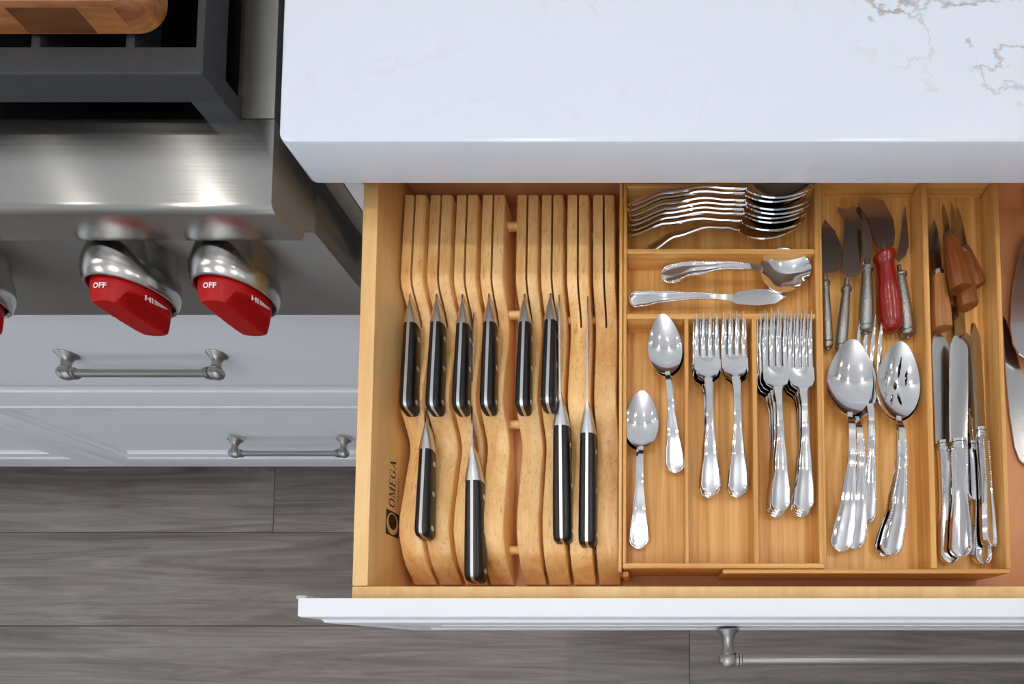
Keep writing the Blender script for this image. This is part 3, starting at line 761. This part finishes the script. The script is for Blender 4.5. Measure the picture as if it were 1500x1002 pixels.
def fork(label, L=.20, hl=None, hw_=.0128, tine=.052, palm=.034, beads=False, n=4, mat='silver', group=None):
    t = thing('fork', label, 'fork', group=group)
    hl = L-tine-palm+.004
    zt = [(a, b+.002) for a, b in zc_(hl, .011)]; zt[-1] = (1, .008)
    h = local_build('handle', handle_bm(hl, HW, zt, .0026), mat, t, math.radians(38))
    if beads: beads_of(beads_bm(hl, HW, zt), mat, h, math.radians(60))
    bm = bmesh.new()
    y0 = L-tine-palm
    def zf(y):
        k = (y-y0)/(tine+palm); return .008-.0075*math.sin(min(1, k*1.25)*PI*.62)+.012*max(0, k-.35)**1.6
    pw = [(0, .0036), (.12, .0048), (.35, .0108), (.55, hw_), (1, hw_)]
    rings = []; th = .0011
    for i in range(17):
        k = i/16; y = y0+palm*k; w_ = interp(pw, k); z = zf(y); dip = .0018*math.sin(PI*min(1, k))
        xs = [-1, -.92, -.6, -.3, 0, .3, .6, .92, 1]
        up = [Vector((a*w_, y, z-dip*(1-a*a))) for a in xs]; dn = [Vector((a*w_, y, z-dip*(1-a*a)-th*1.6)) for a in xs[::-1]]
        rings.append(up+dn)
    loft(bm, rings)
    tw = 2*hw_/(n+(n-1)*.42)
    for q in range(n):
        xc = -hw_+tw/2+q*tw*1.42; rings = []
        for i in range(13):
            k = i/12; y = L-tine-.0015+(tine+.0015)*k*(1-.02*((q-(n-1)/2)**2)/2); z = zf(L-tine+tine*k)
            w_ = tw/2*lin([(0, 1.0), (.08, 1), (.6, .78), (.93, .42), (1, .12)], k); x = xc*(1-.03*k)
            rings.append([Vector(p) for p in ((x-w_, y, z-th*.5), (x-w_*.5, y, z+.0002), (x+w_*.5, y, z+.0002), (x+w_, y, z-th*.5), (x+w_*.6, y, z-th*1.6), (x-w_*.6, y, z-th*1.6))])
        loft(bm, rings)
    # webs between the tines at the root
    local_build('tines', bm, mat, t, math.radians(42))
    return t
def table_knife(label, L=.24, hl=.108, beads=True, bw_=.0105, group=None):
    t = thing('table_knife', label, 'knife', group=group)
    wt = [(0, .0112), (.06, .0114), (.2, .0104), (.6, .0066), (.9, .0062), (1, .0070)]; zt = [(0, .0045), (1, .0045)]
    h = local_build('handle', handle_bm(hl, wt, zt, .0075), 'silver', t, math.radians(38))
    if beads: beads_of(beads_bm(hl, wt, zt, .0075, .97, .0022, .80, .00095), 'silver', h, math.radians(60))
    bm = bmesh.new()
    for y, r in ((hl-.001, 1.06), (hl+.0025, .92), (hl+.006, 1.02)):
        w_ = .0072*r; loft(bm, [[Vector((w_*math.cos(2*PI*k/16), y+d, .0045+.0042*r*math.sin(2*PI*k/16))) for k in range(16)] for d in (0, .001, .002, .003)])
    local_build('collar', bm, 'silver', t, math.radians(50))
    bm = bmesh.new(); bl = L-hl-.006; rings = []
    for i in range(29):
        k = (i/28); k = 1-(1-k)**1.5; y = hl+.006+bl*k
        xl = -.0085+.001*k; xr = .0085+(bw_-.0085)*math.sin(min(1, k*1.3)*PI/2)
        if k > .86: q = (k-.86)/.14; xl = xl+.004*q*q; xr = xr-(xr-xl-.001)*(1-math.sqrt(max(0, 1-q*q)))
        rings.append([Vector(p) for p in ((xl, y, .0053), (xr*.4, y, .0051), (xr, y, .0043), (xr, y, .0041), (xr*.4, y, .0034), (xl, y, .0032))])
    loft(bm, rings); local_build('blade', bm, 'silverb', t, math.radians(25))
    return t
def put(o, a, b, roll=0): frame(o, a, b, roll); return o
def copy_tree(o, parent=None):
    c = o.copy(); C.objects.link(c); c.parent = parent
    for ch in list(o.children): copy_tree(ch, c)
    return c
def stack(o, offs, labels, group=None):
    """copies of o under/over it, each moved by a world offset (dx,dy,dz,rot)"""
    res = []
    bpy.context.view_layer.update()
    for (dx, dy, dz, rz), lb in zip(offs, labels):
        c = copy_tree(o); Mw = o.matrix_world.copy(); p = Mw.translation.copy()
        c.matrix_world = Matrix.Translation(p+Vector((dx, dy, dz))) @ Matrix.Rotation(rz, 4, 'Z') @ Matrix.Translation(-p) @ Mw
        c['label'] = lb
        if group: c['group'] = group
        res.append(c)
    if group: o['group'] = group
    return res
zf0 = ZI+.001
# --- two teaspoon pairs, compartment at the left
def dist(a, b): return (a-b).length
def seg(u1, v1, z1, u2, v2, z2): return P(u1, v1, z1), P(u2, v2, z2)
a, b = seg(937, 803, .797, 941, 579, .799)
s1 = put(spoon('teaspoon at the lower left of its compartment, on top of another', L=dist(a, b), bl=.060, bw=.0172, depth=.0050, hw=.95), a, b)
stack(s1, [(-.0012, -.0012, -.0022, .010)], ['teaspoon almost hidden beneath the lower left teaspoon'])
a, b = seg(989, 691, .799, 970, 468, .811)
s2 = put(spoon('teaspoon at the upper right of its compartment, on top of another', L=dist(a, b), bl=.060, bw=.0172, depth=.0050, hw=.95), a, b)
stack(s2, [(.0006, -.0018, -.0024, -.006)], ['teaspoon almost hidden beneath the upper right teaspoon'])
# --- salad forks (two stacks), dinner forks (two stacks)
def forkstack(u1, v1, u2, v2, n, lab, offs, hwid=.0128, tine=.041, palm=.030, z0=.797):
    dz = .0042
    zt = z0+dz*(n-1)
    a, b = seg(u1, v1, zt, u2, v2, zt+.010)
    f = put(fork(lab[0], L=dist(a, b), hw_=hwid, tine=tine, palm=palm, beads=False), a, b)
    stack(f, [(o[0], o[1], -dz*(k+1), o[2]) for k, o in enumerate(offs)], lab[1:])
forkstack(1040, 724, 1034, 463, 3, ['top salad fork of the left stack in the middle compartment', 'middle salad fork of the left stack in the middle compartment', 'bottom salad fork of the left stack in the middle compartment'], [(.001, -.0014, -.004), (-.0008, -.0022, .008)])
forkstack(1080, 724, 1073, 461, 3, ['top salad fork of the right stack in the middle compartment', 'middle salad fork of the right stack in the middle compartment', 'bottom salad fork of the right stack in the middle compartment'], [(.0008, -.0012, -.010), (0, -.002, -.018)])
forkstack(1142, 750, 1133, 457, 4, ['top dinner fork of the left stack beside the divider', 'second dinner fork down in the left dinner fork stack', 'third dinner fork down in the left dinner fork stack', 'lowest dinner fork of the left dinner fork stack'], [(-.001, -.001, .012), (-.0012, -.0022, .024), (-.0014, -.003, .036)], tine=.056, palm=.028)
forkstack(1176, 750, 1171, 459, 4, ['top dinner fork of the right stack beside the tray wall', 'second dinner fork down in the right dinner fork stack', 'third dinner fork down in the right dinner fork stack', 'lowest dinner fork of the right dinner fork stack'], [(-.0006, -.001, .008), (0, -.002, .018), (.0008, -.0028, .026)], tine=.056, palm=.028)
# --- nested spoons leaning in the rear compartment
names_ = ['rear compartment spoon at the back top of the nested pile, bowl fully seen'] + ['%s spoon down from the top of the nested pile in the rear compartment' % q for q in ('second', 'third', 'fourth', 'fifth', 'sixth', 'seventh')]
a, b = seg(921, 306, .825, 1186, 297, .833)
sp0 = put(spoon(names_[0], L=dist(a, b), bl=.066, bw=.0205, depth=.0085, hw=.95, arch=.0135), a, b, math.radians(-34))
stack(sp0, [(.0008*((k*7) % 5-2), -.0023*(k+1), -.0034*(k+1), -.006*((k*3) % 4-1.5)) for k in range(6)], names_[1:], 'spoons nested on edge in the rear compartment')
a, b = seg(962, 363, .797, 1190, 332, .801)
put(spoon('single spoon lying in front of the nested pile in the rear compartment', L=.163, bl=.066, bw=.0205, hw=.95), P(945, 374, .797), P(1182, 343, .806), math.radians(-30))
# --- second compartment
a, b = seg(969, 407, .799, 1184, 402, .803)
put(spoon('beaded spoon with a lobed shell bowl above the spreader', L=dist(a, b), bl=.052, bw=.0215, depth=.0060, beads=True, lobes=1, hw=1.0, name='berry_spoon'), a, b, math.radians(6))
def spreader():
    a, b = seg(922, 441, .797, 1151, 440, .801)
    L = dist(a, b); t = thing('butter_spreader', 'silver butter spreader with a leaf shaped blade below the shell spoon', 'spreader')
    hl = L*.66; zt = [(0, .002), (.4, .008), (.7, .0095), (1, .005)]
    HS = [(a_, b_*.86) for a_, b_ in HW]
    h = local_build('handle', handle_bm(hl, HS, zt), 'silver', t, math.radians(38)); beads_of(beads_bm(hl, HS, zt), 'silver', h, math.radians(60))
    bm = bmesh.new(); rings = []
    for i in range(21):
        k = i/20; y = hl-.003+(L-hl+.003)*k; up = lin([(0, .003), (.15, .006), (.5, .0082), (.8, .0068), (1, .0005)], k); dn = -lin([(0, .003), (.15, .006), (.5, .0078), (.75, .0068), (1, .0002)], k)
        sh = -.002*k
        rings.append([Vector(p) for p in ((dn+sh, y, .005), (sh, y, .0058), (up+sh, y, .005), (sh, y, .0042))])
    loft(bm, rings); local_build('blade', bm, 'silverb', t, math.radians(30)); put(t, a, b, math.radians(10))
spreader()
# --- serving pieces in the fifth compartment
a, b = seg(1266, 768, .796, 1273, 466, .803)
put(fork('large serving fork lying between and under the two serving spoons', L=dist(a, b), hw_=.0142, tine=.062, palm=.036, beads=True), a, b)
a, b = seg(1249, 805, .797, 1247, 514, .799)
ssp = put(spoon('beaded serving spoon just under the plain serving spoon on the left', L=dist(a, b), bl=.078, bw=.0225, depth=.0072, beads=True, hw=1.15, name='serving_spoon'), a, b)
a, b = seg(1229, 809, .803, 1243, 507, .805)
put(spoon('large plain serving spoon at the left in the wide compartment', L=dist(a, b), bl=.078, bw=.0232, depth=.0072, beads=False, hw=1.2, name='serving_spoon'), a, b)
a, b = seg(1292, 816, .797, 1314, 518, .799)
put(spoon('serving spoon beneath the pierced serving spoon', L=dist(a, b), bl=.078, bw=.0225, depth=.0072, hw=1.1, name='serving_spoon'), a, b)
a, b = seg(1302, 814, .804, 1311, 510, .805)
put(spoon('pierced serving spoon with slots cut in its bowl and beaded handle', L=dist(a, b), bl=.080, bw=.0222, depth=.0072, beads=True, slots=True, hw=1.15, name='slotted_spoon'), a, b)
# --- cheese tools
def lathe_handle(prof, L): return [(r, t*L) for t, r in prof]
PW = [(0, .0004), (.008, .0022), (.02, .0024), (.035, .0018), (.045, .0046), (.075, .0062), (.11, .0064), (.13, .0054), (.15, .0062), (.5, .0060), (.8, .0048), (.92, .0042), (.94, .0058), (.97, .0058), (1, .0042)]
def outline_plate(bm, pts, th, bend=0):
    """pts (x,y) outline in local plane; thin solid"""
    top = [bm.verts.new((x, y, th/2+bend*(y*y))) for x, y in pts]; bot = [bm.verts.new((x, y, -th/2+bend*(y*y))) for x, y in pts]
    bm.faces.new(top); bm.faces.new(bot[::-1]); n = len(pts)
    for i in range(n): bm.faces.new((top[i], bot[i], bot[(i+1) % n], top[(i+1) % n]))
def tool(name, label, cat, uvh, uvn, z0, z1, outline, hmat='pewter', prof=PW, rs=1.0, roll=0, z2=None, neck=.008):
    """handle from uvh (end) to uvn (neck); blade outline in pixels, laid in the plane z2"""
    a, b = P(*uvh, z0), P(*uvn, z1); L = dist(a, b)
    t = thing(name, label, cat); frame(t, a, b, roll)
    bm = bmesh.new(); lathe(bm, [(r*rs, k*L) for k, r in prof], None, 20); local_build('handle', bm, hmat, t, math.radians(40))
    bm = bmesh.new(); tube(bm, (0, L-.003, 0), (0, L+neck, 0), .0026, .0022, 12); local_build('neck', bm, 'silverb', t, math.radians(60))
    bpy.context.view_layer.update(); inv = t.matrix_world.inverted()
    z2 = z1 if z2 is None else z2
    pts = []
    for q in outline:
        u, v = q[0], q[1]; zq = q[2] if len(q) > 2 else z2
        pts.append(inv @ P(u, v, zq))
    bm = bmesh.new(); up = inv.to_3x3() @ Vector((0, 0, .0007))
    top = [bm.verts.new(p+up) for p in pts]; bot = [bm.verts.new(p-up) for p in pts]; n = len(pts)
    bm.faces.new(top); bm.faces.new(bot[::-1])
    for i in range(n): bm.faces.new((top[i], bot[i], bot[(i+1) % n], top[(i+1) % n]))
    bmesh.ops.triangulate(bm, faces=[f for f in bm.faces if len(f.verts) > 4])
    local_build('blade', bm, 'silverb', t)
    return t
def zl(v, v0, z0, v1, z1): return z0+(z1-z0)*(v-v0)/(v1-v0)
tool('cheese_knife', 'pointed cheese knife with a slim pewter handle at the far left', 'cheese knife', (1213, 514), (1209, 412), .801, .806,
     [(u, v, zl(v, 400, .806, 322, .800)) for u, v in ((1205, 397), (1203, 385), (1202, 350), (1203, 335), (1208, 322), (1222, 338), (1232, 360), (1233, 376), (1230, 394), (1222, 400), (1212, 401))], rs=.85, z2=.806)
tool('cheese_knife', 'square ended cheese cleaver with a pewter handle, second from the left', 'cheese knife', (1231, 519), (1240, 420), .803, .808,
     [(u, v, zl(v, 405, .808, 303, .803)) for u, v in ((1233, 400), (1236, 345), (1236, 322), (1227, 310), (1227, 304), (1240, 309), (1250, 303), (1260, 305), (1263, 320), (1262, 360), (1260, 398), (1250, 404), (1240, 406))], rs=.95, z2=.808)
tool('cheese_knife', 'cheese fork with a mottled pewter handle beside the red handle', 'cheese knife', (1268, 491), (1270, 390), .806, .812,
     [(u, v, .811) for u, v in ((1264, 384), (1262, 345), (1262, 322), (1270, 325), (1276, 345), (1277, 370), (1275, 386), (1270, 392))], rs=1.15, z2=.81)
RW = [(0, .0012), (.012, .0062), (.05, .0098), (.12, .0116), (.3, .0122), (.34, .0123), (.345, .0119), (.35, .0121), (.6, .0104), (.82, .0086), (.88, .0092), (.93, .0112), (.97, .0108), (.995, .0068), (1, .004)]
rk = tool('cheese_server', 'broad cheese spreader with a glossy red wooden handle', 'cheese knife', (1307, 487), (1295, 370), .806, .812,
     [(u, v, zl(v, 370, .812, 291, .806)) for u, v in ((1292, 366), (1283, 360), (1277, 345), (1274, 330), (1267, 315), (1259, 304), (1257, 298), (1266, 292), (1282, 290), (1294, 295), (1300, 306), (1308, 322), (1311, 342), (1309, 360), (1300, 367))], 'redh', RW, 1.0, z2=.812)
tool('cheese_knife', 'hooked cheese knife with a bright pewter handle right of the red handle', 'cheese knife', (1330, 497), (1318, 400), .801, .806,
     [(u, v, zl(v, 385, .806, 303, .802)) for u, v in ((1312, 378), (1316, 366), (1320, 340), (1322, 318), (1326, 302), (1329, 330), (1331, 360), (1327, 374), (1318, 383))], rs=1.2, z2=.806)
# --- steak knives with wooden handles
def steak_knife(label, end, neck, tip, z0, z1, z2, w0=.0085, h0=.0085, mat='steak', bw_=.0045, name='steak_knife', wtip=None):
    a, b = P(*end, z0), P(*neck, z1); L = dist(a, b); t = thing(name, label, 'knife'); frame(t, a, b, .25)
    bm = bmesh.new(); rings = []
    for k, s in ((0, .96), (.02, 1), (.3, .98), (.7, .78), (.96, .62), (1, .55)):
        o, p = w0*s, h0*s
        rings.append([Vector(q) for q in ((-o, k*L, p*.35), (-o*.55, k*L, p), (o*.55, k*L, p), (o, k*L, p*.35), (o, k*L, -p*.35), (o*.55, k*L, -p), (-o*.55, k*L, -p), (-o, k*L, -p*.35))])
    loft(bm, rings); local_build('handle', bm, mat, t, math.radians(25))
    bm = bmesh.new(); loft(bm, [[Vector((r*math.cos(2*PI*j/16)*w0*.62, L+d, r*math.sin(2*PI*j/16)*h0*.62)) for j in range(16)] for d, r in ((-.002, 1.02), (.003, 1.0), (.005, .6))]); local_build('ferrule', bm, 'silverb', t, math.radians(40))
    bpy.context.view_layer.update(); inv = t.matrix_world.inverted(); q = inv @ P(*tip, z2); p0 = Vector((0, L, 0)); d = (q-p0); n = len(rings)
    side = Vector((0, 0, 1)) if wtip is None else Vector((1, 0, 0)); thn = d.normalized().cross(side).normalized()*.0006
    bm = bmesh.new(); rr = []
    for i in range(11):
        k = i/10; c = p0+d*k; e = bw_*lin([(0, .8), (.1, 1), (.6, .95), (.85, .6), (1, .05)], k)
        rr.append([c+side*e*.6+thn, c-side*e-thn*.2, c-side*e+thn*-.4, c+side*e*.6-thn])
    loft(bm, rr); local_build('blade', bm, 'silverb', t, math.radians(40)); return t
steak_knife('pale wooden handled knife with broad dark blade at the left of the narrow compartment', (1380, 482), (1374, 402), (1368, 322), .806, .809, .805, .0100, .008, 'steakl', .0085, 'spreading_knife', 1)
steak_knife('topmost wooden handled steak knife, slanting over the others', (1407, 424), (1391, 347), (1381, 299), .821, .817, .806, .0098, .0085)
steak_knife('wooden handled steak knife with octagonal end, lowest of the crossed pair', (1418, 450), (1403, 372), (1394, 296), .812, .812, .806, .0095, .0085)
steak_knife('dark wooden steak knife mostly hidden against the right tray wall', (1431, 420), (1415, 368), (1402, 304), .803, .806, .803, .0075, .007)
steak_knife('wooden steak knife showing only its end under the other handles', (1394, 452), (1391, 405), (1383, 330), .800, .800, .798, .0075, .006)
# --- table knives
def tk(label, e, t, z0, z1, roll=0, beads=True, frac=.49):
    a, b = P(*e, z0), P(*t, z1); L = dist(a, b); put(table_knife(label, L=L, hl=L*frac), a, b, roll)
tk('lowest silver table knife, its tip hidden under the steak knives', (1433, 828), (1412, 492), .7955, .797, .2)
tk('silver table knife against the left divider of the narrow compartment', (1387, 826), (1371, 492), .797, .799, 0)
tk('silver table knife wedged beneath the middle one, beads showing', (1416, 735), (1396, 440), .797, .797, .4, True, .4)
tk('silver table knife lying on top in the middle of the narrow compartment', (1403, 817), (1399, 496), .806, .808, -.05)
tk('silver table knife at the right with its blade turned on edge', (1442, 803), (1421, 478), .806, .807, .55)
# --- pieces right of the tray, lying on the drawer bottom
def flat_piece(name, label, cat, outline, z0, z1, v0, v1, handle, hw2):
    c = P(outline[0][0], outline[0][1], DZ); t = thing(name, label, cat, (c.x, c.y, DZ))
    bm = bmesh.new(); pts = [P(u, v, zl(v, v0, z0, v1, z1)) for u, v in outline]; n = len(pts)
    top = [bm.verts.new(p+Vector((0, 0, .0008))) for p in pts]; bot = [bm.verts.new(p-Vector((0, 0, .0008))) for p in pts]
    bm.faces.new(top); bm.faces.new(bot[::-1])
    for i in range(n): bm.faces.new((top[i], bot[i], bot[(i+1) % n], top[(i+1) % n]))
    build('blade', bm, 'silverb', t)
    (u1, v1_, za), (u2, v2_, zb_) = handle
    a, b = P(u1, v1_, za), P(u2, v2_, zb_)
    bm = bmesh.new(); d = (b-a); s = d.cross(Vector((0, 0, 1))).normalized(); up = Vector((0, 0, 1))
    rr = []
    for i in range(13):
        k = i/12; w_ = hw2*lin([(0, .5), (.3, .55), (.8, 1), (.95, .95), (1, .4)], k); c = a+d*k
        rr.append([c+s*w_*math.cos(2*PI*j/12)+up*.0035*math.sin(2*PI*j/12) for j in range(12)])
    loft(bm, rr); build('handle', bm, 'silver', t, math.radians(60))
flat_piece('cake_server', 'silver cake server with a curved edge at the right picture edge', 'server',
           [(1530, 330), (1502, 345), (1494, 370), (1487, 400), (1482, 440), (1480, 480), (1484, 505), (1492, 518), (1504, 526), (1535, 528), (1560, 500), (1568, 440), (1560, 370)], DZ+.012, DZ+.014, 330, 528, ((1530, 335, DZ+.012), (1508, 262, DZ+.03)), .010)
flat_piece('cake_knife', 'long pale silver cake knife right of the bamboo tray', 'knife',
           [(1468, 462), (1470, 500), (1474, 560), (1479, 610), (1486, 655), (1493, 674), (1503, 683), (1516, 678), (1522, 660), (1514, 610), (1500, 560), (1484, 505), (1473, 470)], DZ+.003, DZ+.003, 460, 690, ((1512, 675, DZ+.004), (1560, 850, DZ+.004)), .009)
